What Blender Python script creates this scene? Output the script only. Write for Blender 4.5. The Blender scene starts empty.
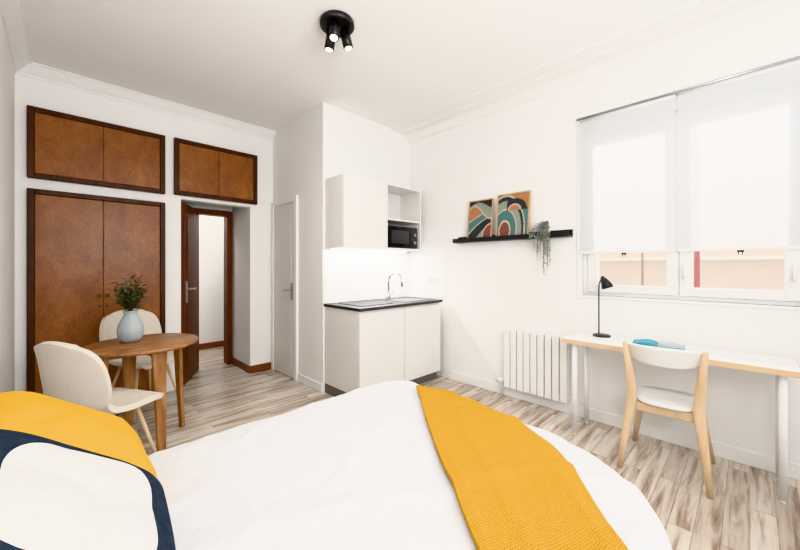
import bpy, bmesh, math, random
from mathutils import Vector, Matrix, noise
random.seed(4)
S = bpy.context.scene
COL = S.collection

# ------------------------------------------------------------------ materials
def newmat(name):
    m = bpy.data.materials.new(name); m.use_nodes = True
    nt = m.node_tree; b = nt.nodes['Principled BSDF']
    return m, nt, b
def L(nt, a, b): nt.links.new(a, b)
def coords(nt, scale=(1, 1, 1), kind='Object'):
    tc = nt.nodes.new('ShaderNodeTexCoord'); mp = nt.nodes.new('ShaderNodeMapping')
    mp.inputs['Scale'].default_value = scale
    L(nt, tc.outputs[kind], mp.inputs[0]); return mp.outputs[0]
def ramp(nt, src, stops, interp='LINEAR'):
    r = nt.nodes.new('ShaderNodeValToRGB'); cr = r.color_ramp; cr.interpolation = interp
    while len(cr.elements) < len(stops): cr.elements.new(0.5)
    for e, (p, c) in zip(cr.elements, stops):
        e.position = p; e.color = (c[0], c[1], c[2], 1)
    L(nt, src, r.inputs[0]); return r.outputs[0]
def noisetex(nt, vec, scale, detail=3, rough=.5, dist=0):
    n = nt.nodes.new('ShaderNodeTexNoise'); n.inputs['Scale'].default_value = scale
    n.inputs['Detail'].default_value = detail; n.inputs['Roughness'].default_value = rough
    n.inputs['Distortion'].default_value = dist
    L(nt, vec, n.inputs['Vector']); return n.outputs['Fac']
def bump(nt, b, h, strength, dist=.01):
    bp = nt.nodes.new('ShaderNodeBump'); bp.inputs['Strength'].default_value = strength
    bp.inputs['Distance'].default_value = dist
    L(nt, h, bp.inputs['Height']); L(nt, bp.outputs[0], b.inputs['Normal'])
def mth(nt, op, a, b=None, c=None):
    n = nt.nodes.new('ShaderNodeMath'); n.operation = op
    for i, v in enumerate((a, b, c)):
        if v is None: continue
        if isinstance(v, (int, float)): n.inputs[i].default_value = v
        else: L(nt, v, n.inputs[i])
    return n.outputs[0]
def plain(name, c, rough=.5, metal=0, var=.06, scale=6, bmp=0, bscale=60, coat=0):
    m, nt, b = newmat(name)
    v = coords(nt)
    f = noisetex(nt, v, scale)
    c2 = tuple(x * (1 - var) for x in c)
    L(nt, ramp(nt, f, [(.3, c2), (.7, c)]), b.inputs['Base Color'])
    b.inputs['Roughness'].default_value = rough; b.inputs['Metallic'].default_value = metal
    if coat: b.inputs['Coat Weight'].default_value = coat
    if bmp: bump(nt, b, noisetex(nt, v, bscale, 2), bmp, .004)
    return m
def wood(name, c1, c2, scale=(1, 12, 12), rough=.4, nscale=3, mid=None, spec=.4, dist=.6):
    m, nt, b = newmat(name)
    v = coords(nt, scale)
    f = noisetex(nt, v, nscale, 6, .6, dist)
    st = [(.3, c1), (.7, c2)]
    if mid: st = [(.28, c1), (.5, mid), (.72, c2)]
    L(nt, ramp(nt, f, st), b.inputs['Base Color'])
    b.inputs['Roughness'].default_value = rough
    b.inputs['Specular IOR Level'].default_value = spec
    bump(nt, b, f, .05, .003)
    return m
def emis(name, c, s):
    m, nt, b = newmat(name)
    b.inputs['Base Color'].default_value = (*c, 1)
    b.inputs['Emission Color'].default_value = (*c, 1)
    b.inputs['Emission Strength'].default_value = s
    return m

M_wall = plain('wall_paint', (.865, .855, .84), .85, var=.012, bmp=.05, bscale=120)
M_ceil = plain('ceiling_paint', (.885, .875, .86), .9, var=.012)
M_trim = plain('white_trim', (.87, .86, .845), .7, var=.012)
M_brown = wood('dark_brown_frame', (.034, .013, .008), (.078, .027, .013), (8, 8, 1), .4, spec=.25)
M_brownbase = wood('brown_baseboard', (.12, .03, .012), (.22, .07, .03), (1, 1, 8), .35)
M_doorleaf = wood('reddish_door', (.075, .020, .009), (.14, .042, .018), (8, 8, 1), .4, spec=.2)
def burl_mat():
    m, nt, b = newmat('burl_veneer')
    v = coords(nt, (1.6, 1.6, 1.0))
    big = noisetex(nt, v, 3.4, 4, .55, 1.0)
    fine = noisetex(nt, v, 24, 7, .72, 1.8)
    s = mth(nt, 'ADD', mth(nt, 'MULTIPLY', big, .45), mth(nt, 'MULTIPLY', fine, .62))
    L(nt, ramp(nt, s, [(.40, (.155, .050, .015)), (.55, (.245, .088, .026)), (.70, (.345, .138, .043))]), b.inputs['Base Color'])
    b.inputs['Roughness'].default_value = .36; b.inputs['Specular IOR Level'].default_value = .35
    return m
M_burl = burl_mat()
M_white = plain('white_laminate', (.78, .765, .74), .35, var=.02)
M_deskwhite = plain('white_lacquer', (.82, .81, .79), .35, var=.02)
M_legwhite = plain('white_powder_coat', (.82, .82, .82), .7, var=.02)
M_sockets = plain('grey_socket', (.42, .41, .40), .4)
M_door = plain('offwhite_door', (.75, .725, .69), .5, var=.03)
M_black = plain('black_metal', (.014, .014, .015), .4, var=.2)
M_blackgl = plain('black_glass', (.01, .01, .012), .08, var=.1)
M_hob = plain('black_ceramic', (.012, .012, .013), .45, var=.1)
M_dark = plain('dark_worktop', (.050, .046, .044), .5, var=.4, scale=40)
M_kick = plain('grey_plinth', (.16, .15, .14), .4, var=.1)
M_chrome = plain('chrome', (.6, .6, .61), .15, 1, .05)
M_steel = plain('brushed_steel', (.5, .5, .5), .3, 1, .1)
M_sink = plain('dark_satin_steel', (.22, .22, .22), .45, 1, .1)
M_splash = plain('glossy_splashback', (.78, .78, .78), .25, var=.02)
M_birch = wood('birch', (.60, .42, .25), (.76, .58, .39), (6, 6, 1), .45)
M_deskedge = wood('desk_edge_wood', (.60, .43, .26), (.72, .55, .37), (1, 1, 8), .45)
def table_mat():
    m, nt, b = newmat('rustic_walnut')
    v = coords(nt, (1.2, 10, 10))
    f = noisetex(nt, v, 3.2, 8, .68, .9)
    v2 = coords(nt, (1, 1, 1)); g = noisetex(nt, v2, 4, 2)
    s = mth(nt, 'ADD', mth(nt, 'MULTIPLY', f, .8), mth(nt, 'MULTIPLY', g, .25))
    L(nt, ramp(nt, s, [(.34, (.09, .033, .012)), (.48, (.25, .112, .045)), (.58, (.36, .18, .078)), (.72, (.52, .30, .15))]), b.inputs['Base Color'])
    b.inputs['Roughness'].default_value = .42; bump(nt, b, f, .2, .004)
    return m
M_table = table_mat()
M_tleg = wood('table_leg_wood', (.22, .09, .03), (.50, .27, .12), (9, 9, 1), .4)
M_cream = plain('cream_fabric', (.70, .64, .56), .9, var=.06, scale=60, bmp=.2, bscale=260)
M_vase = plain('pale_grey_blue_ceramic', (.38, .43, .45), .35, var=.1)
M_leaf = plain('olive_leaf', (.14, .17, .10), .6, var=.5, scale=25)
M_leaf2 = plain('grey_green_leaf', (.36, .38, .32), .7, var=.4, scale=25)
M_twig = plain('twig', (.12, .07, .04), .7)
M_rad = plain('radiator_enamel', (.82, .81, .79), .35, var=.02)
def duvet_mat():
    m, nt, b = newmat('white_cotton')
    b.inputs['Roughness'].default_value = .95
    b.inputs['Specular IOR Level'].default_value = .1
    v = coords(nt, (1.0, 1.5, 1))
    f1 = noisetex(nt, v, 5, 4, .55, 1.2)
    f2 = noisetex(nt, v, 1.8, 3, .5, 1.2)
    s = mth(nt, 'MULTIPLY_ADD', f2, 2.0, f1)
    L(nt, ramp(nt, f1, [(.3, (.64, .64, .655)), (.7, (.665, .665, .675))]), b.inputs['Base Color'])
    bump(nt, b, s, .28, .03)
    return m
M_duvet = duvet_mat()
def bordered_mat():
    m, nt, b = newmat('navy_border_white_panel')
    tc = nt.nodes.new('ShaderNodeTexCoord'); sp = nt.nodes.new('ShaderNodeSeparateXYZ'); L(nt, tc.outputs['UV'], sp.inputs[0])
    u = mth(nt, 'ABSOLUTE', mth(nt, 'MULTIPLY_ADD', sp.outputs[0], 2.0, -1.0))
    w = mth(nt, 'ABSOLUTE', mth(nt, 'MULTIPLY_ADD', sp.outputs[1], 2.0, -1.0))
    mm = mth(nt, 'POWER', mth(nt, 'ADD', mth(nt, 'POWER', u, 4.0), mth(nt, 'POWER', w, 4.0)), 1 / 4.0)
    g = mth(nt, 'GREATER_THAN', mm, .58)
    v = coords(nt)
    mx = nt.nodes.new('ShaderNodeMix'); mx.data_type = 'RGBA'
    L(nt, g, mx.inputs[0])
    L(nt, ramp(nt, noisetex(nt, v, 90), [(.3, (.57, .56, .54)), (.7, (.66, .65, .63))]), mx.inputs[6])
    L(nt, ramp(nt, noisetex(nt, v, 60), [(.3, (.018, .026, .042)), (.7, (.028, .040, .060))]), mx.inputs[7])
    L(nt, mx.outputs[2], b.inputs['Base Color']); b.inputs['Roughness'].default_value = .95
    b.inputs['Specular IOR Level'].default_value = .15
    bump(nt, b, noisetex(nt, v, 220, 2), .5, .004)
    return m
M_bord = bordered_mat()
M_navy = plain('navy_fabric', (.022, .032, .05), .9, var=.3, scale=60, bmp=.2, bscale=200)
M_blue = plain('turquoise_cover', (.02, .34, .42), .4, var=.2, scale=30)
M_paper = plain('paper', (.75, .74, .72), .7, var=.05)
M_pvc = plain('window_pvc', (.82, .82, .81), .35, var=.02)
M_brass = plain('dark_brass', (.07, .045, .02), .4, .6)

def knit(name, c1, c2, sc, st):
    m, nt, b = newmat(name)
    v = coords(nt, (1, 1, 1), 'UV')
    ws = []
    for d in 'XY':
        w1 = nt.nodes.new('ShaderNodeTexWave'); w1.wave_type = 'BANDS'; w1.bands_direction = d
        w1.inputs['Scale'].default_value = sc; w1.inputs['Distortion'].default_value = .3; w1.inputs['Detail'].default_value = 1
        L(nt, v, w1.inputs[0]); ws.append(w1)
    mu = mth(nt, 'MULTIPLY', ws[0].outputs['Fac'], ws[1].outputs['Fac'])
    L(nt, ramp(nt, mu, [(0, c1), (.5, c2)]), b.inputs['Base Color'])
    b.inputs['Roughness'].default_value = .95; b.inputs['Specular IOR Level'].default_value = .1
    bump(nt, b, mu, st, .006)
    return m
M_throw = knit('mustard_knit', (.54, .275, .03), (.77, .435, .065), 19, .75)
M_yellow = knit('yellow_waffle', (.66, .36, .03), (.76, .43, .045), 26, .25)

def floor_mat():
    m, nt, b = newmat('whitewashed_planks')
    v = coords(nt)
    br = nt.nodes.new('ShaderNodeTexBrick')
    br.inputs['Scale'].default_value = 1; br.inputs['Brick Width'].default_value = .9
    br.inputs['Row Height'].default_value = .10; br.inputs['Mortar Size'].default_value = .0025
    br.inputs['Color1'].default_value = (0, 0, 0, 1); br.inputs['Color2'].default_value = (1, 1, 1, 1)
    br.inputs['Mortar'].default_value = (0, 0, 0, 1)
    L(nt, v, br.inputs['Vector'])
    add = nt.nodes.new('ShaderNodeVectorMath'); add.operation = 'MULTIPLY_ADD'
    add.inputs[1].default_value = (3.1, 7.7, 1.0)
    L(nt, br.outputs['Color'], add.inputs[0]); L(nt, v, add.inputs[2])
    mp = nt.nodes.new('ShaderNodeMapping'); mp.inputs['Scale'].default_value = (.9, 11, 1)
    L(nt, add.outputs[0], mp.inputs[0])
    f = noisetex(nt, mp.outputs[0], 2.0, 6, .62, .4)
    c = ramp(nt, f, [(.30, (.24, .17, .125)), (.41, (.45, .36, .29)), (.51, (.64, .57, .50)), (.7, (.76, .715, .65))])
    mx = nt.nodes.new('ShaderNodeMix'); mx.data_type = 'RGBA'; mx.blend_type = 'MULTIPLY'
    mx.inputs[0].default_value = 1
    tint = ramp(nt, br.outputs['Color'], [(0, (.66, .61, .56)), (.4, (.89, .87, .85)), (1, (1, 1, 1))])
    L(nt, c, mx.inputs[6]); L(nt, tint, mx.inputs[7])
    L(nt, mx.outputs[2], b.inputs['Base Color'])
    b.inputs['Roughness'].default_value = .26
    bump(nt, b, br.outputs['Fac'], -.3, .002)
    return m
M_floor = floor_mat()

def blind_mat():
    m, nt, b = newmat('blind_fabric')
    b.inputs['Roughness'].default_value = .9
    v = coords(nt); f = noisetex(nt, v, 300, 2)
    L(nt, ramp(nt, f, [(.3, (.68, .68, .69)), (.7, (.72, .72, .73))]), b.inputs['Base Color'])
    tr = nt.nodes.new('ShaderNodeBsdfTranslucent'); tr.inputs[0].default_value = (.89, .93, .96, 1)
    mx = nt.nodes.new('ShaderNodeMixShader'); mx.inputs[0].default_value = .45
    tp = nt.nodes.new('ShaderNodeBsdfTransparent'); mx2 = nt.nodes.new('ShaderNodeMixShader'); mx2.inputs[0].default_value = .12
    out = nt.nodes['Material Output']
    L(nt, b.outputs[0], mx.inputs[1]); L(nt, tr.outputs[0], mx.inputs[2])
    L(nt, mx.outputs[0], mx2.inputs[1]); L(nt, tp.outputs[0], mx2.inputs[2]); L(nt, mx2.outputs[0], out.inputs[0])
    return m
M_blind = blind_mat()
def glass_mat():
    m, nt, b = newmat('window_glass')
    b.inputs['Base Color'].default_value = (.9, .95, .95, 1); b.inputs['Roughness'].default_value = .03
    tr = nt.nodes.new('ShaderNodeBsdfTransparent')
    mx = nt.nodes.new('ShaderNodeMixShader'); mx.inputs[0].default_value = .93
    out = nt.nodes['Material Output']
    L(nt, b.outputs[0], mx.inputs[1]); L(nt, tr.outputs[0], mx.inputs[2]); L(nt, mx.outputs[0], out.inputs[0])
    return m
M_glass = glass_mat()
ARTM = [plain('ink_' + n, c, .6, var=.15, scale=60) for n, c in [('cream', (.52, .42, .32)), ('teal', (.07, .17, .17)), ('orange', (.40, .18, .09)), ('black', (.025, .03, .035)), ('maroon', (.20, .06, .045)), ('sage', (.24, .29, .23))]]
M_facade = plain('pale_cream_render', (.78, .66, .57), .9, var=.08, scale=3)
M_redpipe = plain('red_brown_paint', (.34, .04, .03), .5)

# ------------------------------------------------------------------ mesh helpers
def add_box(bm, x0, x1, y0, y1, z0, z1, mi=0):
    vs = [bm.verts.new(p) for p in [(x0, y0, z0), (x1, y0, z0), (x1, y1, z0), (x0, y1, z0), (x0, y0, z1), (x1, y0, z1), (x1, y1, z1), (x0, y1, z1)]]
    for f in [(0, 3, 2, 1), (4, 5, 6, 7), (0, 1, 5, 4), (1, 2, 6, 5), (2, 3, 7, 6), (3, 0, 4, 7)]:
        fa = bm.faces.new([vs[i] for i in f]); fa.material_index = mi
def sweep(bm, pts, rad, seg=12, cap=True, mi=0, flat=None):
    pts = [Vector(p) for p in pts]
    if not isinstance(rad, (list, tuple)): rad = [rad] * len(pts)
    rings = []
    up = None
    for i, p in enumerate(pts):
        if i == 0: d = pts[1] - p
        elif i == len(pts) - 1: d = p - pts[i - 1]
        else: d = (pts[i + 1] - p).normalized() + (p - pts[i - 1]).normalized()
        d.normalize()
        if up is None:
            up = Vector((0, 0, 1)) if abs(d.z) < .9 else Vector((1, 0, 0))
        s = d.cross(up).normalized(); up = s.cross(d).normalized()
        fl = flat or 1
        rings.append([bm.verts.new(p + (s * math.cos(2 * math.pi * k / seg) + up * fl * math.sin(2 * math.pi * k / seg)) * rad[i]) for k in range(seg)])
    for a, b in zip(rings[:-1], rings[1:]):
        for k in range(seg):
            f = bm.faces.new([a[k], a[(k + 1) % seg], b[(k + 1) % seg], b[k]]); f.material_index = mi; f.smooth = True
    if cap:
        f = bm.faces.new(rings[0][::-1]); f.material_index = mi
        f = bm.faces.new(rings[-1]); f.material_index = mi
def lathe(bm, prof, c=(0, 0, 0), seg=32, mi=0):
    rings = []
    for r, z in prof:
        rings.append([bm.verts.new((c[0] + max(r, .0005) * math.cos(2 * math.pi * k / seg), c[1] + max(r, .0005) * math.sin(2 * math.pi * k / seg), c[2] + z)) for k in range(seg)])
    for a, b in zip(rings[:-1], rings[1:]):
        for k in range(seg):
            f = bm.faces.new([a[k], a[(k + 1) % seg], b[(k + 1) % seg], b[k]]); f.smooth = True; f.material_index = mi
    bm.faces.new(rings[0][::-1]); bm.faces.new(rings[-1])
def finish(bm, name, mats, parent=None, origin=None, bevel=0, loc=None, recalc=True):
    if recalc: bmesh.ops.recalc_face_normals(bm, faces=bm.faces[:])
    if origin is not None:
        bmesh.ops.translate(bm, verts=bm.verts[:], vec=-Vector(origin))
    me = bpy.data.meshes.new(name); bm.to_mesh(me); bm.free()
    if not isinstance(mats, (list, tuple)): mats = [mats]
    for m in mats: me.materials.append(m)
    o = bpy.data.objects.new(name, me); COL.objects.link(o)
    if parent is not None:
        o.parent = parent
    elif origin is not None:
        o.location = origin
    if loc is not None: o.location = loc
    if bevel:
        b = o.modifiers.new('bevel', 'BEVEL'); b.width = bevel; b.segments = 2; b.limit_method = 'ANGLE'
    return o
def boxes(name, lst, mats, parent=None, origin=None, bevel=0):
    bm = bmesh.new()
    for b in lst: add_box(bm, *b)
    return finish(bm, name, mats, parent, origin, bevel)
def tube(name, pts, rad, mat, parent=None, origin=None, seg=12, flat=None):
    bm = bmesh.new(); sweep(bm, pts, rad, seg, flat=flat)
    return finish(bm, name, mat, parent, origin)
def structure(o):
    o['kind'] = 'structure'; return o
def tag(o, label, cat, group=None, kind=None):
    o['label'] = label; o['category'] = cat
    if group: o['group'] = group
    if kind: o['kind'] = kind
    return o
def thing(name, label, cat, loc, rot=0, group=None):
    e = bpy.data.objects.new(name, None); COL.objects.link(e)
    e.empty_display_size = .1; e.location = loc; e.rotation_euler = (0, 0, rot)
    return tag(e, label, cat, group)
def copy_thing(src, loc, rot, label=None, scale=None):
    c = src.copy(); COL.objects.link(c); c.location = loc; c.rotation_euler = (0, 0, rot)
    if label: c['label'] = label
    def rec(s, d):
        for ch in s.children:
            k = ch.copy(); COL.objects.link(k); k.parent = d
            rec(ch, k)
    rec(src, c)
    return c

# ------------------------------------------------------------------ dimensions
ZC = 3.05
XL, XW, YB, XP, YK = -.27, 3.28, 4.35, 1.97, 3.15
YR = -1.3
# ------------------------------------------------------------------ shell
structure(boxes('floor', [(XL - .15, XW + .25, YR, 7.0, -.12, 0)], M_floor))
structure(boxes('ceiling', [(XL - .15, XW + .25, YR, 7.0, ZC, ZC + .12)], M_ceil))
structure(boxes('wall_left', [(XL - .15, XL, YR, YB + .12, 0, ZC)], M_wall))
OX0, OX1, OZ = .94, 1.68, 2.06
structure(boxes('wall_back', [(XL, OX0, YB, YB + .12, 0, ZC), (OX1, XP, YB, YB + .12, 0, ZC), (OX0, OX1, YB, YB + .12, OZ, ZC)], M_wall))
structure(boxes('wall_partition', [(XP, XW + .25, YK, 7.0, 0, ZC)], M_wall))
VY = 4.98
structure(boxes('wall_vestibule', [(.8, OX0 - .02, YB + .12, VY, 0, ZC), (OX1, XP, YB + .12, VY + .1, 0, ZC),
                                   (OX0 - .02, 1.22, VY, VY + .1, 0, ZC), (1.22, OX1, VY, VY + .1, 2.07, ZC)], M_wall))
structure(boxes('wall_corridor', [(.3, XP, 6.15, 6.25, 0, ZC), (.3, .4, VY + .1, 6.15, 0, ZC)], M_wall))
WY0, WY1, WZ0, WZ1 = -.27, 1.035, 1.075, 2.50
structure(boxes('wall_right', [(XW, XW + .25, WY1, YK, 0, ZC), (XW, XW + .25, YR, WY0, 0, ZC), (XW, XW + .25, WY0, WY1, 0, WZ0), (XW, XW + .25, WY0, WY1, WZ1, ZC)], M_wall))

def crown(name, p0, p1, inward, prof):
    bm = bmesh.new()
    p0 = Vector(p0); p1 = Vector(p1); n = Vector(inward)
    A = [bm.verts.new(p0 + n * a + Vector((0, 0, ZC + b))) for a, b in prof]
    B = [bm.verts.new(p1 + n * a + Vector((0, 0, ZC + b))) for a, b in prof]
    k = len(prof)
    for i in range(k):
        bm.faces.new([A[i], A[(i + 1) % k], B[(i + 1) % k], B[i]])
    bm.faces.new(A[::-1]); bm.faces.new(B)
    return structure(finish(bm, name, M_trim))
profB = [(0, 0), (.10, 0), (.10, -.008), (.085, -.012), (.07, -.03), (.045, -.055), (.02, -.075), (.012, -.08), (.012, -.095), (0, -.096)]
profW = [(0, 0), (.34, 0), (.34, -.012), (.31, -.014), (.20, -.018), (.19, -.026), (.08, -.032), (.06, -.045), (.03, -.07), (.014, -.085), (.014, -.10), (0, -.102)]
crown('trim_1', (XL, YB, 0), (XP, YB, 0), (0, -1, 0), profB)
crown('trim_2', (XL, YR, 0), (XL, YB, 0), (1, 0, 0), profB)
crown('trim_3', (XW, YR, 0), (XW, YK, 0), (-1, 0, 0), profW)
structure(boxes('baseboard_right', [(XW - .015, XW, YR, 2.5, 0, .10)], M_trim, bevel=.004))
structure(boxes('baseboard_back', [(OX1 + .001, XP - .012, YB - .015, YB, 0, .09), (OX1 - .015, OX1, YB - .015, VY - .01, 0, .09)], M_brownbase, bevel=.004))
structure(boxes('baseboard_corridor', [(.4, XP, 6.135, 6.15, 0, .09)], M_brownbase))
structure(boxes('baseboard_partition', [(XP - .015, XP, YK, 3.66, 0, .09)], M_trim, bevel=.004))
structure(boxes('baseboard_left', [(XL, XL + .015, YR, YB - .03, 0, .10)], M_trim))

structure(boxes('trim_4', [(1.20, 1.27, VY - .03, VY + .12, 0, 2.07), (1.61, 1.675, VY - .03, VY + .12, 0, 2.07), (1.27, 1.61, VY - .03, VY + .12, 2.0, 2.07)], M_doorleaf, bevel=.006))
lx0, ly0, lx1, ly1 = 1.235, VY - .05, .965, 4.40
ang = math.atan2(ly1 - ly0, lx1 - lx0); ln = math.hypot(lx1 - lx0, ly1 - ly0)
d1 = boxes('door_1', [(0, ln, -.02, .02, .01, 2.03)], M_doorleaf, bevel=.003)
d1.location = (lx0, ly0, 0); d1.rotation_euler = (0, 0, ang); structure(d1)
boxes('door_panel', [(.09, ln - .09, .02, .028, .15, .9), (.09, ln - .09, .02, .028, 1.15, 1.9)], M_doorleaf, parent=d1, bevel=.004)
bm = bmesh.new(); add_box(bm, ln - .085, ln - .045, .02, .030, .92, 1.16)
sweep(bm, [(ln - .065, .025, 1.07), (ln - .065, .08, 1.07)], .011); sweep(bm, [(ln - .06, .08, 1.07), (ln - .19, .082, 1.07)], .010)
finish(bm, 'door_handle', M_steel, parent=d1)
d2 = boxes('door_2', [(XP - .022, XP - .001, 3.74, 4.27, .01, 2.08)], M_door, bevel=.003); structure(d2)
boxes('door_panel', [(XP - .026, XP - .022, 3.80, 4.21, .12, 1.99)], M_door, parent=d2, bevel=.004)
bm = bmesh.new(); add_box(bm, XP - .033, XP - .022, 3.765, 3.80, .93, 1.13)
sweep(bm, [(XP - .03, 3.783, 1.05), (XP - .075, 3.783, 1.05)], .009); sweep(bm, [(XP - .075, 3.783, 1.05), (XP - .075, 3.90, 1.05)], .008)
finish(bm, 'door_handle', M_steel, parent=d2)
structure(boxes('trim_5', [(XP - .03, XP - .001, 3.67, 3.735, 0, 2.15), (XP - .03, XP - .001, 4.275, 4.335, 0, 2.15), (XP - .03, XP - .001, 3.735, 4.275, 2.085, 2.15)], M_trim, bevel=.004))

# ------------------------------------------------------------------ built-in wardrobes
def wardrobe(name, label, x0, x1, z0, z1, group):
    t = thing(name, label, 'wardrobe' if z0 < .5 else 'cabinet', ((x0 + x1) / 2, YB - .02, z0), 0, group)
    o = Vector(t.location); fr = .045
    boxes('cabinet_frame', [(x0, x0 + fr, YB - .045, YB - .001, z0, z1), (x1 - fr, x1, YB - .045, YB - .001, z0, z1),
                            (x0 + fr, x1 - fr, YB - .045, YB - .001, z1 - fr, z1), (x0 + fr, x1 - fr, YB - .045, YB - .001, z0, z0 + fr)], M_brown, parent=t, origin=o, bevel=.006)
    xm = (x0 + x1) / 2
    for i, (a, b) in enumerate([(x0 + fr + .002, xm - .002), (xm + .002, x1 - fr - .002)]):
        d = boxes('door', [(a, b, YB - .035, YB - .004, z0 + fr + .002, z1 - fr - .002)], M_burl, parent=t, origin=o, bevel=.003)
        kx = b - .026 if i == 0 else a + .026
        if z0 < .5:
            bm = bmesh.new(); kz = 1.05
            sweep(bm, [(kx, YB - .036, kz), (kx, YB - .050, kz), (kx, YB - .064, kz)], [.008, .011, .018])
            finish(bm, 'knob', M_brass, parent=d, origin=o)
            kh = bmesh.new(); sweep(kh, [(kx, YB - .036, kz - .1), (kx, YB - .039, kz - .1)], .011)
            finish(kh, 'keyhole', M_brass, parent=d, origin=o)
    return t
wardrobe('wardrobe', 'tall two-door built-in wardrobe in mottled brown veneer with dark frame', -.20, .79, .0, 1.995, None)
wardrobe('overhead_cabinet', 'wide two-door brown veneer cupboard above the wardrobe', -.20, .79, 2.085, 2.70, 'brown overhead cupboards')
wardrobe('overhead_cabinet', 'small two-door brown veneer cupboard above the doorway', .87, 1.755, 2.095, 2.705, 'brown overhead cupboards')

# ------------------------------------------------------------------ kitchen
KX = [1.985, 2.585, 3.185]; KF = 2.55; KZ = .905
for i in range(2):
    x0, x1 = KX[i], KX[i + 1]
    t = thing('kitchen_base_cabinet', 'white laminate kitchen base cabinet with flat door' + (' under the hob' if i == 0 else ' under the sink'), 'kitchen cabinet', ((x0 + x1) / 2, 2.85, 0), 0, 'white kitchen base cabinets')
    o = Vector(t.location)
    boxes('body', [(x0 + .001, x1 - .001, KF + .02, YK - .005, .10, KZ)], M_white, parent=t, origin=o)
    boxes('plinth', [(x0 + .001, x1 - .001, KF + .06, KF + .08, 0, .10)] + ([(x0 + .001, x0 + .02, KF + .08, YK - .01, 0, .10)] if i == 0 else [(x1 - .02, x1 - .001, KF + .08, YK - .01, 0, .1)]), M_kick, parent=t, origin=o)
    boxes('door', [(x0 + .003, x1 - .003, KF, KF + .018, .105, KZ - .02)], M_white, parent=t, origin=o, bevel=.003)
wt = boxes('kitchen_worktop', [(1.975, 3.2, KF - .02, YK - .002, KZ, KZ + .03)], M_dark, origin=(2.58, 2.85, KZ), bevel=.003)
tag(wt, 'thin dark grey laminate worktop on white base cabinets', 'worktop')
z = KZ + .03
hb = boxes('hob', [(2.08, 2.50, 2.64, 3.04, z, z + .006)], M_hob, origin=(2.29, 2.84, z), bevel=.002)
tag(hb, 'flat black glass hob set on the dark worktop', 'hob')
t = thing('sink', 'satin steel sink rim set in the worktop', 'sink', (2.88, 2.84, z)); o = Vector(t.location)
bm = bmesh.new()
for b in [(2.66, 3.1, 2.62, 2.65, z, z + .006), (2.66, 3.1, 2.99, 3.07, z, z + .006), (2.66, 2.69, 2.65, 2.99, z, z + .006), (3.07, 3.1, 2.65, 2.99, z, z + .006), (2.69, 3.07, 2.65, 2.99, z, z + .002)]:
    add_box(bm, *b)
finish(bm, 'basin', M_sink, parent=t, origin=o, bevel=.002)
FX = 2.80
t = thing('kitchen_faucet', 'tall chrome gooseneck kitchen tap behind the sink', 'faucet', (FX, 3.035, z + .006)); o = Vector(t.location)
bm = bmesh.new(); sweep(bm, [(FX, 3.035, z + .006), (FX, 3.035, z + .06)], .024, 16)
pts = [(FX, 3.035, z + .05), (FX, 3.035, z + .22)] + [(FX + .25 * (.09 - .09 * math.cos(a)), 3.035 - .09 + .09 * math.cos(a), z + .22 + .09 * math.sin(a)) for a in [math.pi * k / 8 for k in range(1, 9)]] + [(FX + .045, 2.855, z + .15)]
sweep(bm, pts, .015, 12); finish(bm, 'spout', M_chrome, parent=t, origin=o)
tube('lever', [(FX + .02, 3.035, z + .045), (FX + .08, 3.03, z + .08)], .008, M_chrome, t, o)
structure(boxes('trim_6', [(XP + .02, XW - .008, YK - .008, YK, z + .001, 1.50), (XW - .008, XW, 2.54, YK - .009, z + .001, 1.50)], M_splash))
UF, UZ0, UZ1 = 2.80, 1.515, 2.245
t = thing('kitchen_wall_cabinet', 'white laminate wall cabinet with flat door above the hob', 'kitchen cabinet', (2.27, 2.97, UZ0)); o = Vector(t.location)
boxes('body', [(1.99, 2.55, UF + .02, YK - .001, UZ0, UZ1)], M_white, parent=t, origin=o)
boxes('door', [(1.993, 2.547, UF, UF + .018, UZ0, UZ1)], M_white, parent=t, origin=o, bevel=.003)
t = thing('open_wall_shelf_unit', 'open white shelf unit holding the microwave', 'shelf', (2.84, 2.97, UZ0)); o = Vector(t.location)
boxes('body', [(2.552, 2.570, UF, YK - .001, UZ0, UZ1), (3.10, 3.118, UF, YK - .001, UZ0, UZ1), (2.57, 3.10, UF, YK - .001, UZ1 - .018, UZ1), (2.57, 3.10, UF, YK - .001, UZ0, UZ0 + .018), (2.57, 3.10, YK - .012, YK - .002, UZ0 + .018, UZ1 - .018)], M_white, parent=t, origin=o)
boxes('shelf_board', [(2.57, 3.10, UF + .01, YK - .013, 1.845, 1.863)], M_white, parent=t, origin=o)
t = thing('microwave', 'small black microwave oven in the open shelf unit', 'microwave', (2.83, 2.97, UZ0 + .018)); o = Vector(t.location)
mz0, mz1 = UZ0 + .019, UZ0 + .27
boxes('body', [(2.59, 3.07, UF + .02, YK - .03, mz0, mz1)], M_black, parent=t, origin=o, bevel=.004)
boxes('door', [(2.60, 2.95, UF + .005, UF + .02, mz0 + .01, mz1 - .01)], M_blackgl, parent=t, origin=o, bevel=.003)
boxes('door_window', [(2.63, 2.91, UF + .002, UF + .005, mz0 + .05, mz1 - .05)], plain('dark_grey_window', (.045, .045, .05), .15), parent=t, origin=o)
boxes('control_panel', [(2.955, 3.06, UF + .008, UF + .02, mz0 + .01, mz1 - .01)], plain('dark_panel', (.03, .03, .032), .3), parent=t, origin=o)
for kz in (mz0 + .07, mz0 + .16):
    bm = bmesh.new(); sweep(bm, [(3.008, UF + .008, kz), (3.008, UF - .008, kz)], .018, 16)
    finish(bm, 'knob', M_steel, parent=t, origin=o)
t = thing('under_cabinet_light', 'slim white LED strip under the wall cabinet', 'light', (2.5, 3.05, UZ0 - .015)); o = Vector(t.location)
boxes('housing', [(2.0, 3.1, 3.03, 3.07, UZ0 - .008, UZ0 - .0005)], M_white, parent=t, origin=o)
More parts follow.
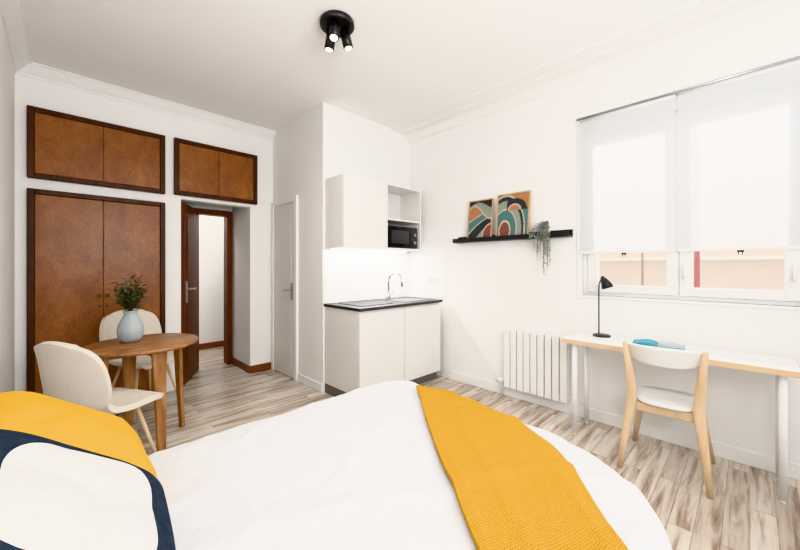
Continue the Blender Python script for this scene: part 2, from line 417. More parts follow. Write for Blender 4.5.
boxes('diffuser', [(2.01, 3.09, 3.035, 3.065, UZ0 - .014, UZ0 - .008)], emis('led_white', (1, .98, .95), 22), parent=t, origin=o)
t = thing('wall_outlet', 'white double wall socket beside the worktop', 'wall socket', (XW - .008, 2.76, 1.12)); o = Vector(t.location)
boxes('cover_plate', [(XW - .020, XW - .0085, 2.66, 2.84, 1.11, 1.20)], M_deskwhite, parent=t, origin=o, bevel=.003)
for a in (2.68, 2.765):
    boxes('socket', [(XW - .022, XW - .020, a, a + .055, 1.127, 1.183)], M_sockets, parent=t, origin=o, bevel=.002)

# ------------------------------------------------------------------ window
wx = XW + .03
def sashes():
    l = []
    l += [(wx, wx + .06, WY0, WY1, WZ0, WZ0 + .03), (wx, wx + .06, WY0, WY1, WZ1 - .035, WZ1), (wx, wx + .06, WY0, WY0 + .035, WZ0 + .03, WZ1 - .035), (wx, wx + .06, WY1 - .035, WY1, WZ0 + .03, WZ1 - .035)]
    for a, b in [(WY0 + .04, .370), (.374, WY1 - .04)]:
        l += [(wx - .02, wx + .04, a, a + .075, WZ0 + .035, WZ1 - .04), (wx - .02, wx + .04, b - .075, b, WZ0 + .035, WZ1 - .04),
              (wx - .02, wx + .04, a + .075, b - .075, WZ0 + .035, WZ0 + .095), (wx - .02, wx + .04, a + .075, b - .075, WZ1 - .12, WZ1 - .04)]
    return l
w = structure(boxes('window_1', sashes(), M_pvc, bevel=.004))
boxes('glass', [(wx + .01, wx + .014, WY0 + .11, .30, WZ0 + .09, WZ1 - .11), (wx + .01, wx + .014, .44, WY1 - .11, WZ0 + .09, WZ1 - .11)], M_glass, parent=w)
for hy in (.335, -.195):
    bm = bmesh.new(); add_box(bm, wx - .03, wx - .02, hy - .013, hy + .013, 1.20, 1.27); sweep(bm, [(wx - .03, hy, 1.24), (wx - .055, hy, 1.24), (wx - .057, hy, 1.34)], .009)
    finish(bm, 'handle', M_deskwhite, parent=w)
structure(boxes('trim_7', [(XW - .012, XW + .01, WY1, WY1 + .045, WZ0 - .03, WZ1 + .05), (XW - .014, XW + .03, WY0 - .04, WY1 + .045, WZ0 - .02, WZ0), (XW - .012, XW + .01, WY0 - .045, WY0, WZ0, WZ1 + .05)], M_trim, bevel=.003))
for i, (a, b) in enumerate([(.383, 1.045), (-.29, .377)]):
    t = thing('roller_blind', 'translucent white roller blind half lowered over the window', 'blind', (XW - .06, (a + b) / 2, 1.44), 0, 'white roller blinds'); o = Vector(t.location)
    tube('roller', [(XW - .04, a, 2.585), (XW - .04, b, 2.585)], .012, M_deskwhite, t, o, 16)
    bm = bmesh.new()
    vs = [bm.verts.new(p) for p in [(XW - .046, a + .003, 2.585), (XW - .046, b - .003, 2.585), (XW - .030, b - .003, 1.455), (XW - .030, a + .003, 1.455)]]
    bm.faces.new(vs); finish(bm, 'fabric', M_blind, parent=t, origin=o)
    boxes('bottom_bar', [(XW - .036, XW - .024, a + .003, b - .003, 1.435, 1.457)], M_deskwhite, parent=t, origin=o, bevel=.003)
    ym = (a + b) / 2
    boxes('pull_clip', [(XW - .044, XW - .036, ym - .018, ym + .018, 1.422, 1.436), (XW - .044, XW - .038, ym - .012, ym - .006, 1.402, 1.422), (XW - .044, XW - .038, ym + .006, ym + .012, 1.402, 1.422)], M_black, t, o)
tb = thing('curtain_rail', 'slim metal blind rail with brackets above the window', 'curtain rail', (XW - .06, .4, 2.6)); o = Vector(tb.location)
tube('rod', [(XW - .066, -.45, 2.603), (XW - .066, 1.06, 2.603)], .011, M_steel, tb, o)
for y in (1.0, .37, -.3):
    boxes('bracket', [(XW - .07, XW - .001, y, y + .02, 2.60, 2.625)], M_deskwhite, parent=tb, origin=o)
structure(boxes('wall_exterior', [(5.3, 5.4, -6, 6, -2, 6)], [M_facade]))
structure(boxes('trim_8', [(5.2, 5.3, -6, 6, 1.40, 1.44)], plain('pale_cornice', (.82, .78, .72), .8)))
pp = tube('drainpipe', [(4.4, .36, -2), (4.4, .36, 5)], .022, M_redpipe, origin=(4.4, .36, -2)); tag(pp, 'red-brown painted drainpipe outside the window', 'pipe', 'drainpipes outside the window')
pp2 = tube('drainpipe', [(4.4, .80, -2), (4.4, .80, 5)], .013, plain('weathered_pipe', (.30, .22, .17), .7), origin=(4.4, .80, -2)); tag(pp2, 'thin brownish drainpipe outside the window', 'pipe', 'drainpipes outside the window')

# ------------------------------------------------------------------ radiator
t = thing('radiator', 'white aluminium column radiator under the picture shelf', 'radiator', (XW - .055, 1.42, .10)); o = Vector(t.location)
n = 9; y0, y1 = 1.13, 1.74; dy = (y1 - y0) / n
for i in range(n):
    a = y0 + i * dy + .0035; b = y0 + (i + 1) * dy - .0035
    boxes('radiator_section', [(XW - .10, XW - .085, a, b, .115, .70), (XW - .085, XW - .03, (a + b) / 2 - .012, (a + b) / 2 + .012, .12, .70), (XW - .085, XW - .03, a, b, .675, .695), (XW - .060, XW - .05, a - .003, b + .003, .13, .67)], M_rad, parent=t, origin=o, bevel=.006)
tube('pipe', [(XW - .055, y0 - .01, .16), (XW - .055, y1 + .05, .16), (XW - .055, y1 + .05, .0)], .012, M_rad, t, o)
tube('valve', [(XW - .055, y1 + .02, .16), (XW - .055, y1 + .09, .16)], .02, M_deskwhite, t, o)
for a in (y0 + .1, y1 - .13):
    boxes('bracket', [(XW - .03, XW, a, a + .03, .55, .6)], M_rad, parent=t, origin=o)

# ------------------------------------------------------------------ picture ledge
t = thing('picture_ledge', 'long narrow black wall shelf with raised lip', 'shelf', (XW - .06, 1.75, 1.60)); o = Vector(t.location)
boxes('board', [(XW - .115, XW - .001, 1.115, 2.36, 1.59, 1.605), (XW - .012, XW - .001, 1.115, 2.36, 1.605, 1.66)], M_black, parent=t, origin=o)
boxes('lip', [(XW - .118, XW - .106, 1.115, 2.36, 1.59, 1.635)], M_black, parent=t, origin=o)
M_pframe = wood('pale_oak_frame', (.42, .26, .12), (.60, .40, .21), (6, 6, 6), .45)
def art1(u, v):
    w = .05 * math.sin(7 * v + 2)
    d = math.hypot((u - 1.05) * .9, (v - .05) * 1.1)
    if d < .35: return 4
    if d < .39: return 0
    if v > .72 + .18 * math.sin(u * 4.5 + .5): return 3 if v > .86 + .1 * math.sin(u * 4) else 5
    if v > .68 + .18 * math.sin(u * 4.5 + .5): return 0
    s = v - .45 * u + w
    if s > .42: return 2
    if s > .38: return 0
    if s > .16: return 1
    if s > .13: return 0
    if s > -.08: return 3
    return 5
def art2(u, v):
    d = math.hypot((u - .25) * .8, (v - .15) * .62)
    if v > .62 and u > .3:
        e = math.hypot((u - .55) * .9, (v - .62) * 1.3)
        if e < .16: return 2
        if e < .20: return 0
        if e < .36: return 3
    if d < .13: return 4
    if d < .16: return 0
    if d < .30: return 1
    if d < .325: return 0
    if d < .44: return 5
    if d < .50: return 3
    if d < .53: return 0
    return 2 if v + u * .5 > 1.15 else 1
for i, (ya, yb, h, af, lab) in enumerate([(1.89, 2.19, .44, art1, 'thin oak frame with wavy orange, teal and black abstract print'), (1.49, 1.84, .46, art2, 'thin oak frame with bold curved teal and cream abstract print')]):
    t = thing('framed_picture', lab, 'picture', (XW - .080, (ya + yb) / 2, 1.607), 0, 'framed prints on the ledge')
    w2 = (yb - ya) / 2; fw = .012
    boxes('frame', [(-.009, .009, -w2, -w2 + fw, 0, h), (-.009, .009, w2 - fw, w2, 0, h), (-.009, .009, -w2 + fw, w2 - fw, 0, fw), (-.009, .009, -w2 + fw, w2 - fw, h - fw, h), (.002, .006, -w2 + fw, w2 - fw, fw, h - fw)], M_pframe, parent=t)
    bm = bmesh.new(); NU, NV = 60, 84
    G = [[bm.verts.new((-.003, w2 - fw - (2 * w2 - 2 * fw) * a / NU, fw + (h - 2 * fw) * b / NV)) for b in range(NV + 1)] for a in range(NU + 1)]
    for a in range(NU):
        for b in range(NV):
            f = bm.faces.new([G[a][b], G[a + 1][b], G[a + 1][b + 1], G[a][b + 1]]); f.material_index = af((a + .5) / NU, (b + .5) / NV)
    finish(bm, 'print', ARTM, parent=t)
    t.rotation_euler = (0, math.radians(6), 0)

# ------------------------------------------------------------------ plants
def leaf(bm, p, d, length, width, mi=0, droop=.2):
    p = Vector(p); d = Vector(d).normalized()
    s = d.cross(Vector((random.uniform(-.4, .4), random.uniform(-.4, .4), 1))).normalized()
    nrm = s.cross(d)
    cs = []
    prof = [(0, .12), (.25, .8), (.5, 1), (.75, .75), (1, .05)]
    for tt, ww in prof:
        c = p + d * length * tt + nrm * (-droop * length * tt * tt)
        cs.append((bm.verts.new(c - s * width * ww / 2), bm.verts.new(c + nrm * width * .12), bm.verts.new(c + s * width * ww / 2)))
    for a, b in zip(cs[:-1], cs[1:]):
        for k in (0, 1):
            f = bm.faces.new([a[k], a[k + 1], b[k + 1], b[k]]); f.material_index = mi; f.smooth = True
t = thing('trailing_plant', 'small white pot with grey-green trailing plant on the ledge', 'plant', (XW - .06, 1.33, 1.606))
bm = bmesh.new(); lathe(bm, [(.028, 0), (.034, .02), (.040, .085), (.042, .09), (.038, .09), (.034, .08)], seg=24); finish(bm, 'pot', M_deskwhite, parent=t)
bm = bmesh.new(); bs = bmesh.new()
for k in range(42):
    dyy = random.gauss(-.005, .046)
    dx = -random.uniform(.065, .09)
    dep = random.uniform(.06, .44) * (1 - min(.7, abs(dyy + .02) * 6))
    pts = [(0, 0, .08), (dx * .5, dyy * .6, .10 + random.uniform(0, .04)), (dx, dyy, .06), (dx - .004, dyy * 1.1, .03 - dep * .5), (dx, dyy * 1.15, .03 - dep)]
    sweep(bs, pts, .0012, 5)
    for j in range(len(pts) - 1):
        A, B = Vector(pts[j]), Vector(pts[j + 1])
        for q in range(7):
            p = A.lerp(B, q / 7)
            leaf(bm, p, (random.uniform(-1, -.1), random.uniform(-1, 1), random.uniform(-.8, .4)), random.uniform(.014, .025), .011)
finish(bm, 'foliage', M_leaf2, parent=t, recalc=False); finish(bs, 'stem', M_leaf2, parent=t)

# ------------------------------------------------------------------ desk
DX0, DX1, DY0, DY1 = 2.84, 3.225, -.20, 1.05
t = thing('desk', 'long narrow desk with pale wood edge and white legs', 'desk', ((DX0 + DX1) / 2, .43, 0)); o = Vector(t.location)
boxes('desktop', [(DX0 + .003, DX1, DY0 + .003, DY1 - .003, .722, .757)], [M_deskwhite], parent=t, origin=o)
boxes('edge_band', [(DX0, DX0 + .003, DY0, DY1, .7225, .755), (DX0 + .003, DX1, DY0, DY0 + .003, .7225, .755), (DX0 + .003, DX1, DY1 - .003, DY1, .7225, .755)], M_deskedge, parent=t, origin=o)
for (x, y) in [(DX0 + .05, DY1 - .08), (DX1 - .05, DY1 - .08), (DX0 + .05, DY0 + .07), (DX1 - .05, DY0 + .07)]:
    bm = bmesh.new(); sweep(bm, [(x, y, 0), (x, y, .02)], .013, 16); sweep(bm, [(x, y, .02), (x, y, .722)], .018, 16)
    finish(bm, 'leg', M_legwhite, parent=t, origin=o)
DZ = .7575
t = thing('desk_lamp', 'slim black metal desk lamp with cone shade on the desk', 'desk lamp', (3.15, .85, DZ))
bm = bmesh.new(); lathe(bm, [(.065, 0), (.065, .010), (.055, .015), (.012, .018)], seg=32); finish(bm, 'base', M_black, parent=t)
tube('stem', [(0, .02, .013), (0, .02, .2), (0, .02, .38), (0, .018, .43), (0, .008, .455), (0, -.012, .47)], .0055, M_black, t)
bm = bmesh.new(); sweep(bm, [(0, -.005, .490), (0, -.012, .47), (0, -.032, .43), (0, -.045, .395)], [.012, .022, .037, .044], 24, cap=False)
o2 = finish(bm, 'lamp_shade', M_black, parent=t); sm = o2.modifiers.new('s', 'SOLIDIFY'); sm.thickness = .003
bm = bmesh.new(); bmesh.ops.create_uvsphere(bm, u_segments=16, v_segments=8, radius=.018, matrix=Matrix.Translation((0, -.034, .420))); finish(bm, 'light_bulb', M_deskwhite, parent=t)
# open book with turquoise printed pages
t = thing('book', 'open book with turquoise pages lying on the desk', 'book', (3.10, .47, DZ), .12, None)
boxes('cover', [(-.085, .085, -.152, .152, 0, .0025)], M_blue, parent=t)
for s, mt in ((1, plain('turquoise_page', (.05, .36, .44), .5, var=.35, scale=14)), (-1, plain('pale_printed_page', (.55, .62, .63), .5, var=.35, scale=20))):
    bm = bmesh.new(); A = []
    for k in range(9):
        u = k / 8; y = s * u * .148; zz = .006 + .017 * math.sin(math.pi * min(1, u * 1.1)) * (1 - .4 * u)
        A.append((bm.verts.new((-.08, y, zz)), bm.verts.new((.08, y, zz)), bm.verts.new((.08, y, .003)), bm.verts.new((-.08, y, .003))))
    for p, q in zip(A[:-1], A[1:]):
        for e in range(4): bm.faces.new([p[e], p[(e + 1) % 4], q[(e + 1) % 4], q[e]])
    bm.faces.new(A[0]); bm.faces.new(A[-1]); finish(bm, 'page', mt, parent=t)

# ------------------------------------------------------------------ desk chair (faces +x local)
t = thing('desk_chair', 'white chair with chunky pale birch legs pulled up to the desk', 'chair', (2.90, .39, 0), 0)
bm = bmesh.new(); N = 32
ring = []
for k in range(N):
    a = 2 * math.pi * k / N
    ca, sa = math.cos(a), math.sin(a)
    e = 2 / 3.5
    ring.append((.20 * math.copysign(abs(ca) ** e, ca), (.185 + .02 * ca) * math.copysign(abs(sa) ** e, sa)))
r0 = [bm.verts.new((x * .93, y * .93, .435)) for x, y in ring]
r1 = [bm.verts.new((x, y, .447)) for x, y in ring]
r2 = [bm.verts.new((x * .97, y * .97, .46)) for x, y in ring]
r3 = [bm.verts.new((x * .6, y * .6, .453)) for x, y in ring]
for A, B in ((r0, r1), (r1, r2), (r2, r3)):
    for k in range(N):
        f = bm.faces.new([A[k], A[(k + 1) % N], B[(k + 1) % N], B[k]]); f.smooth = True
bm.faces.new(r0[::-1]); bm.faces.new(r3)
finish(bm, 'seat', M_deskwhite, parent=t)
bm = bmesh.new(); nu, nv = 20, 6; grid = []
for i in range(nu + 1):
    s = -1 + 2 * i / nu
    row = []
    for j in range(nv + 1):
        q = j / nv
        y = s * (.180 + .022 * q)
        ins = .05 * abs(s) ** 4
        zlo, zhi = .710 + ins * .6, .845 - ins * .35 - .016 * (1 - s * s)
        zz = zlo + (zhi - zlo) * q
        x = -.222 - .045 * q + .070 * s * s
        row.append(bm.verts.new((x, y, zz)))
    grid.append(row)
for i in range(nu):
    for j in range(nv):
        f = bm.faces.new([grid[i][j], grid[i + 1][j], grid[i + 1][j + 1], grid[i][j + 1]]); f.smooth = True
bk = finish(bm, 'backrest', M_deskwhite, parent=t)
sm = bk.modifiers.new('s', 'SOLIDIFY'); sm.thickness = .014; sm.offset = 0
bv = bk.modifiers.new('b', 'BEVEL'); bv.width = .004; bv.segments = 2
for s in (-1, 1):
    tube('rear_leg', [(-.265, s * .235, 0), (-.22, s * .212, .2), (-.175, s * .182, .42), (-.172, s * .178, .5), (-.188, s * .194, .66), (-.215, s * .214, .835)], [.015, .023, .032, .031, .024, .014], M_birch, t, flat=.8)
    tube('front_leg', [(.24, s * .235, 0), (.18, s * .19, .25), (.15, s * .16, .435)], [.015, .024, .030], M_birch, t)
    boxes('seat_rail', [(-.15, .15, s * .158 - .011, s * .158 + .011, .375, .434)], M_birch, parent=t, bevel=.003)
boxes('seat_rail', [(.14, .16, -.147, .147, .38, .434)], M_birch, parent=t, bevel=.003)
boxes('seat_rail', [(-.165, -.145, -.16, .16, .38, .434)], M_birch, parent=t, bevel=.003)
t.rotation_euler = (0, 0, .03); t.scale = (.97, .95, .985)

# ------------------------------------------------------------------ cream shell chair (faces +x local)
def catmull(P, n):
    out = []
    for i in range(len(P) - 1):
        p0 = P[max(i - 1, 0)]; p1 = P[i]; p2 = P[i + 1]; p3 = P[min(i + 2, len(P) - 1)]
        for k in range(n):
            u = k / n
            out.append(tuple(.5 * ((2 * b) + (-a + c) * u + (2 * a - 5 * b + 4 * c - d) * u * u + (-a + 3 * b - 3 * c + d) * u ** 3) for a, b, c, d in zip(p0, p1, p2, p3)))
    out.append(P[-1]); return out
def shell_chair(label, loc, rot):
    t = thing('dining_chair', label, 'chair', loc, rot, 'cream upholstered dining chairs')
    P = [(.235, .435, .14, 0, .0), (.23, .462, .185, 0, .0), (.14, .470, .22, 0, .012), (0, .455, .235, 0, .03), (-.11, .455, .24, .01, .05), (-.18, .50, .25, .035, .05),
         (-.215, .58, .258, .07, .02), (-.235, .69, .26, .08, 0), (-.25, .80, .245, .07, -.01), (-.262, .88, .205, .045, -.022), (-.268, .912, .135, .02, -.02)]
    R = catmull(P, 4)
    nu = 16
    split = 5 * 4
    for nm, a, b in (('seat', 0, split), ('backrest', split, len(R) - 1)):
        bm = bmesh.new(); g = []
        for x, z, w, cx, cz in R[a:b + 1]:
            g.append([bm.verts.new((x + cx * abs(s) ** 2.2, w * s, z + cz * abs(s) ** 2.2)) for s in [-1 + 2 * i / nu for i in range(nu + 1)]])
        for i in range(len(g) - 1):
            for j in range(nu):
                f = bm.faces.new([g[i][j], g[i][j + 1], g[i + 1][j + 1], g[i + 1][j]]); f.smooth = True
        ob = finish(bm, nm, M_cream, parent=t)
        sm = ob.modifiers.new('s', 'SOLIDIFY'); sm.thickness = .034; sm.offset = 0
        bv = ob.modifiers.new('b', 'BEVEL'); bv.width = .012; bv.segments = 3; bv.limit_method = 'ANGLE'
    for sx in (-1, 1):
        for sy in (-1, 1):
            tube('leg', [(sx * .22 - .02, sy * .21, 0), (sx * .11 - .01, sy * .12, .445)], [.008, .014], M_birch, t)
    boxes('seat_bracket', [(-.14, .12, -.13, -.10, .425, .442), (-.14, .12, .10, .13, .425, .442), (-.03, .01, -.10, .10, .425, .442)], M_black, parent=t)
    return t
ch = shell_chair('cream upholstered shell chair drawn up beside the round table', (.20, 2.81, 0), .52)
copy_thing(ch, (.56, 3.95, 0), -1.15, 'cream upholstered shell chair between round table and wardrobe')

# ------------------------------------------------------------------ round table
TX, TY = .455, 3.24
t = thing('round_table', 'round walnut dining table with plank-like wooden legs', 'table', (TX, TY, 0))
bm = bmesh.new(); lathe(bm, [(.33, .722), (.352, .724), (.36, .735), (.36, .744), (.352, .752), (.1, .752)], seg=64); finish(bm, 'tabletop', M_table, parent=t)
LA = 14
for k in range(4):
    a = math.radians(LA + 90 * k)
    d = Vector((math.cos(a), math.sin(a), 0)); s = Vector((-d.y, d.x, 0))
    bm = bmesh.new(); R0 = []
    for z, r, wd in [(0, .275, .026), (.35, .255, .034), (.722, .24, .05)]:
        R0.append([bm.verts.new(d * (r + e) + s * f * wd + Vector((0, 0, z))) for e, f in [(-.014, -1), (.014, -1), (.014, 1), (-.014, 1)]])
    for A, B in zip(R0[:-1], R0[1:]):
        for q in range(4): bm.faces.new([A[q], A[(q + 1) % 4], B[(q + 1) % 4], B[q]])
    bm.faces.new(R0[0]); bm.faces.new(R0[-1]); finish(bm, 'leg', M_tleg, parent=t, bevel=.004)
ap = boxes('apron', [(-.235, .235, -.015, .015, .665, .722), (-.015, .015, -.235, -.016, .665, .722), (-.015, .015, .016, .235, .665, .722)], M_tleg, parent=t); ap.rotation_euler = (0, 0, math.radians(LA))
VX, VYY = .385, 3.32
t = thing('vase', 'rounded pale blue-grey ceramic vase on the round table', 'vase', (VX, VYY, .7525))
bm = bmesh.new(); lathe(bm, [(.04, 0), (.060, .006), (.078, .04), (.084, .085), (.076, .135), (.054, .18), (.042, .205), (.044, .225), (.050, .238), (.040, .236), (.034, .20)], seg=40); finish(bm, 'body', M_vase, parent=t)
t = thing('olive_branches', 'bunch of leafy olive branches standing in the vase', 'plant', (VX, VYY, .955))
bm = bmesh.new(); bs = bmesh.new()
for k in range(30):
    a = random.uniform(0, 2 * math.pi); sp = random.uniform(.02, .12); h = random.uniform(.12, .29)
    pts = [(0, 0, 0), (math.cos(a) * .015, math.sin(a) * .015, .05), (math.cos(a) * sp * .6, math.sin(a) * sp * .6, h * .6), (math.cos(a) * sp, math.sin(a) * sp, h)]
    sweep(bs, pts, .002, 5)
    for j in range(1, 3):
        A, B = Vector(pts[j]), Vector(pts[j + 1])
        for q in range(8):
            p = A.lerp(B, q / 7); aa = random.uniform(0, 2 * math.pi)
            leaf(bm, p, (math.cos(aa), math.sin(aa), random.uniform(-.1, 1)), random.uniform(.04, .065), .018)
finish(bm, 'foliage', M_leaf, parent=t, recalc=False); finish(bs, 'stem', M_twig, parent=t)

# ------------------------------------------------------------------ bed
BX0, BX1, BY0, BY1, BT = -.22, 1.60, .13, 1.65, .62
t = thing('bed', 'double bed with pale upholstered base and mattress', 'bed', (.7, .9, 0)); o = Vector(t.location)
boxes('bed_base', [(BX0, BX1 - .22, BY0 + .22, BY1 - .08, .12, .34)], M_cream, parent=t, origin=o, bevel=.02)
boxes('mattress', [(BX0, BX1 - .22, BY0 + .22, BY1 - .09, .345, BT - .07)], M_duvet, parent=t, origin=o, bevel=.06)
for x in (BX0 + .1, BX1 - .35):
    for y in (BY0 + .35, BY1 - .2):
        tube('leg', [(x, y, 0), (x, y, .12)], .025, M_black, t, o)
def bedsurf(x, y, off=0.0, hang=.33):
    k = min(1, max(0, (y - .65) / .75)); k = k * k * (3 - 2 * k)
    Rc = .54 - .35 * k; R = .09
    ix0, ix1, iy0, iy1 = BX0 - .5, BX1 - Rc, BY0 + .54, BY1 - .19
    cx = min(max(x, ix0), ix1); cy = min(max(y, iy0), iy1)
    ov = Vector((x - cx, y - cy)); d = ov.length
    wr = .008 * noise.noise(Vector((x * 2.0, y * 2.0, 0))) + .004 * noise.noise(Vector((x * 6, y * 5, 3)))
    rid = (1 - abs(noise.noise(Vector((x * 1.8 + y * 2.2, y * 1.0 - x * .9, 7)))) * 2)
    wr += .010 * max(0, rid - .6) / .4
    rid2 = (1 - abs(noise.noise(Vector((x * 3.2 - y * 1.2, y * 2.4 + x * 1.0, 13)))) * 2)
    wr += .005 * max(0, rid2 - .65) / .35
    top = BT + .004 + off + wr
    top -= .03 * max(0, (x - 1.1) / .5) ** 2 * (1.2 - min(1, max(0, y - .3)))
    if d < 1e-6: return Vector((x, y, top))
    h = ov / d; fl = Rc - R
    if d <= fl: return Vector((x, y, top - .010 * (d / fl) ** 2))
    e = d - fl
    RR = R + off
    if e < RR * math.pi / 2:
        ph = e / RR; rad = fl + RR * math.sin(ph); zz = top - .010 - RR * (1 - math.cos(ph))
    else:
        dn = min(e - RR * math.pi / 2, hang)
        fold = .02 * math.sin((x * 1.0 + y * 1.3) * 14) * min(1, dn / .2)
        rad = fl + RR + fold + .02 * dn; zz = top - .010 - RR - dn
    return Vector((cx + h.x * rad, cy + h.y * rad, zz))
bm = bmesh.new(); g = []
nx, ny = 220, 210
for i in range(nx + 1):
    x = BX0 + .0 + (BX1 + .42 - BX0) * i / nx
    g.append([bm.verts.new(bedsurf(x, BY0 - .42 + (BY1 - BY0 + .84) * j / ny)) for j in range(ny + 1)])
for i in range(nx):
    for j in range(ny):
        f = bm.faces.new([g[i][j], g[i + 1][j], g[i + 1][j + 1], g[i][j + 1]]); f.smooth = True
dv = finish(bm, 'duvet', M_duvet, origin=(.7, .9, .3)); sm = dv.modifiers.new('s', 'SOLIDIFY'); sm.thickness = .012; sm.offset = -1
tag(dv, 'plain white duvet spread over the bed and hanging at the foot', 'duvet')
bm = bmesh.new(); uvl = bm.loops.layers.uv.new('UVMap'); n1, n2 = 130, 130; g = []
def poly(pts, q):
    f = q * (len(pts) - 1); i = min(int(f), len(pts) - 2); u = f - i
    P = [pts[max(i - 1, 0)], pts[i], pts[i + 1], pts[min(i + 2, len(pts) - 1)]]
    P = [Vector(p) for p in P]
    return .5 * (2 * P[1] + (P[2] - P[0]) * u + (2 * P[0] - 5 * P[1] + 4 * P[2] - P[3]) * u * u + (3 * P[1] - P[0] - 3 * P[2] + P[3]) * u ** 3)
EL = [(1.45, 1.34), (1.25, 1.11), (1.05, .88), (.87, .65), (.71, .44), (.57, .20)]
ER = [(1.56, 1.12), (1.54, .90), (1.44, .67), (1.28, .46), (1.09, .31), (.91, .15)]
for i in range(n1 + 1):
    q = i / n1; A = poly(EL, q); B = poly(ER, q); row = []
    for j in range(n2 + 1):
        r = j / n2
        p = A.lerp(B, r)
        v = bedsurf(p.x, p.y, .014)
        ph = r * 2.6 + .7 * noise.noise(Vector((q * 2.5, r * 1.5, 2)))
        v.z += .006 * noise.noise(Vector((p.x * 5, p.y * 5, 9))) + .006 * (max(0, math.sin(ph * 2 * math.pi)) ** 2) * min(1, q * 4) * min(1, r * 8, (1 - r) * 8)
        row.append(bm.verts.new(v))
    g.append(row)
for i in range(n1):
    for j in range(n2):
        f = bm.faces.new([g[i][j], g[i + 1][j], g[i + 1][j + 1], g[i][j + 1]]); f.smooth = True
        for lp, (a, b) in zip(f.loops, [(i, j), (i + 1, j), (i + 1, j + 1), (i, j + 1)]):
            lp[uvl].uv = (a / n1 * 2.6, b / n2 * 1.0)
th = finish(bm, 'throw_blanket', M_throw, origin=(1.2, .75, .63)); sm = th.modifiers.new('s', 'SOLIDIFY'); sm.thickness = .012; sm.offset = 1
tag(th, 'mustard yellow knitted throw laid diagonally across the duvet', 'blanket')
def cushion(name, label, size, thick, mats, loc, rot, wr=.01, group='cushions on the bed', ex=.6):
    bm = bmesh.new(); uvl = bm.loops.layers.uv.new('UVMap'); n = 60; top = []; bot = []
    for i in range(n + 1):
        a = -1 + 2 * i / n; rt, rb = [], []
        for j in range(n + 1):
            b = -1 + 2 * j / n
            h = (max(0, (1 - abs(a) ** 2.4) * (1 - abs(b) ** 2.4))) ** ex
            px = a * (1 - .07 * (1 - b * b) * abs(a) ** 3 - .09 * a ** 4 * b ** 4) * size / 2
            py = b * (1 - .07 * (1 - a * a) * abs(b) ** 3 - .09 * a ** 4 * b ** 4) * size / 2
            wz = wr * noise.noise(Vector((a * 2.2, b * 2.2, loc[1]))) - wr * .9 * max(0, 1 - 2.5 * abs(noise.noise(Vector((a * 1.5, b * 1.5, loc[1] + 5))))) * h
            e = (i in (0, n) or j in (0, n))
            v = bm.verts.new((px, py, h * thick / 2 + wz * (0 if e else 1) * min(1, h * 2))); rt.append(v)
            rb.append(v if e else bm.verts.new((px, py, -h * thick / 2)))
        top.append(rt); bot.append(rb)
    for G, fl in ((top, 1), (bot, 0)):
        for i in range(n):
            for j in range(n):
                idx = [(i, j), (i + 1, j), (i + 1, j + 1), (i, j + 1)]
                if not fl: idx = idx[::-1]
                f = bm.faces.new([G[a][b] for a, b in idx]); f.smooth = True
                for lp, (a, b) in zip(f.loops, idx): lp[uvl].uv = (a / n, b / n)
                if not fl: f.material_index = len(mats) - 1
    ob = finish(bm, name, mats, recalc=False)
    ob.location = loc; ob.rotation_euler = rot
    tag(ob, label, 'cushion', group); return ob
cushion('cushion', 'bright yellow waffle-textured cushion leaning at the bed head', .47, .21, [M_yellow], (.01, 1.38, .81), (0, math.radians(36), .05), .012, ex=.55)
cushion('cushion', 'navy blue cushion with white centre panel at the bed head', .50, .18, [M_bord, M_navy], (-.005, .92, .825), (math.radians(15), math.radians(38), .10), .012, ex=.62)

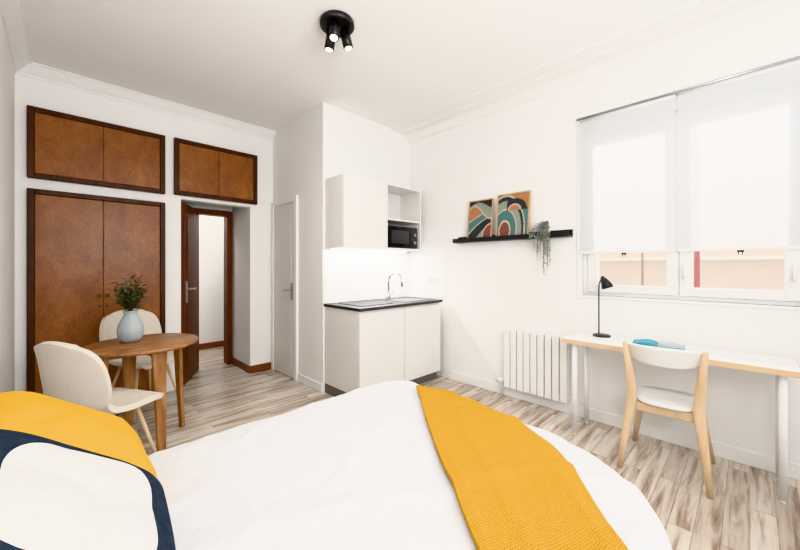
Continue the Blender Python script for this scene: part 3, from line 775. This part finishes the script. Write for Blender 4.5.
# ------------------------------------------------------------------ ceiling light
t = thing('ceiling_spotlight', 'round black ceiling fixture with three small cylinder spots', 'ceiling light', (1.39, 2.04, ZC))
bm = bmesh.new(); lathe(bm, [(.115, -.001), (.12, -.01), (.12, -.035), (.11, -.042)], seg=40); finish(bm, 'base', M_black, parent=t)
M_lens = emis('spot_lens', (1, .95, .85), 12)
for k in range(3):
    a = math.radians(100 + 120 * k); c = Vector((math.cos(a) * .055, math.sin(a) * .055, 0)); d = Vector((math.cos(a) * .25, math.sin(a) * .25, -1)).normalized()
    p = c + Vector((0, 0, -.06))
    bm = bmesh.new(); sweep(bm, [c + Vector((0, 0, -.03)), p], .008, 8); sweep(bm, [p - d * .01, p + d * .11], .034, 24)
    sp = finish(bm, 'spot_head', M_black, parent=t)
    bm = bmesh.new(); sweep(bm, [p + d * .1105, p + d * .113], .024, 20); finish(bm, 'lens', M_lens, parent=sp)
    ld = bpy.data.lights.new('spot_lamp', 'SPOT'); ld.energy = 30; ld.color = (1, .96, .9); ld.spot_size = math.radians(150); ld.spot_blend = 1; ld.shadow_soft_size = .04
    lo = bpy.data.objects.new('spot_lamp', ld); COL.objects.link(lo); lo.location = Vector((1.39, 2.04, ZC)) + p + d * .13; lo.rotation_euler = d.to_track_quat('-Z', 'Y').to_euler()

# ------------------------------------------------------------------ lights
def area(name, loc, tgt, sx, sy, e, col=(1, 1, 1)):
    ld = bpy.data.lights.new(name, 'AREA'); ld.shape = 'RECTANGLE'; ld.size = sx; ld.size_y = sy; ld.energy = e; ld.color = col
    lo = bpy.data.objects.new(name, ld); COL.objects.link(lo); lo.location = loc
    lo.rotation_euler = (Vector(tgt) - Vector(loc)).to_track_quat('-Z', 'Y').to_euler(); return lo
area('window_daylight', (4.9, .4, 3.0), (3.3, .4, 1.8), .6, .4, 95, (.97, .99, 1))
area('facade_daylight', (3.9, .4, 4.5), (5.3, .4, 1.4), 3, 1, 75, (1, .98, .96))
# added fill light, unseen behind the camera, aimed up to brighten the ceiling
area('bounce_fill', (.8, -.9, 1.8), (.9, 1.7, 3.05), 1.6, .8, 82, (1, .99, .975))
ld = bpy.data.lights.new('corridor_fill', 'POINT'); ld.energy = 30; ld.shadow_soft_size = .15; ld.color = (1, .96, .92)  # added point light, hidden by the wall, brightens the corridor without a fixture
lo = bpy.data.objects.new('corridor_fill', ld); COL.objects.link(lo); lo.location = (1.1, 5.6, 2.6)
area('under_cabinet_lamp', (2.55, 3.03, UZ0 - .02), (2.55, 3.09, .9), 1.05, .03, 16, (1, .98, .95))
W = bpy.data.worlds.new('world'); S.world = W; W.use_nodes = True
W.node_tree.nodes['Background'].inputs[0].default_value = (.99, .99, 1, 1)
W.node_tree.nodes['Background'].inputs[1].default_value = 1.25

# ------------------------------------------------------------------ camera
cd = bpy.data.cameras.new('camera'); cam = bpy.data.objects.new('camera', cd); COL.objects.link(cam)
cd.sensor_width = 36; cd.lens = 345 / 800 * 36; cd.shift_y = -9 / 800; cd.clip_start = .02
cam.location = (0, 0, 1.33); cam.rotation_euler = (math.radians(90), 0, -math.radians(44.6))
S.camera = cam
try:
    S.view_settings.view_transform = 'Khronos PBR Neutral'
except Exception:
    S.view_settings.view_transform = 'Standard'
S.view_settings.exposure = 0.0
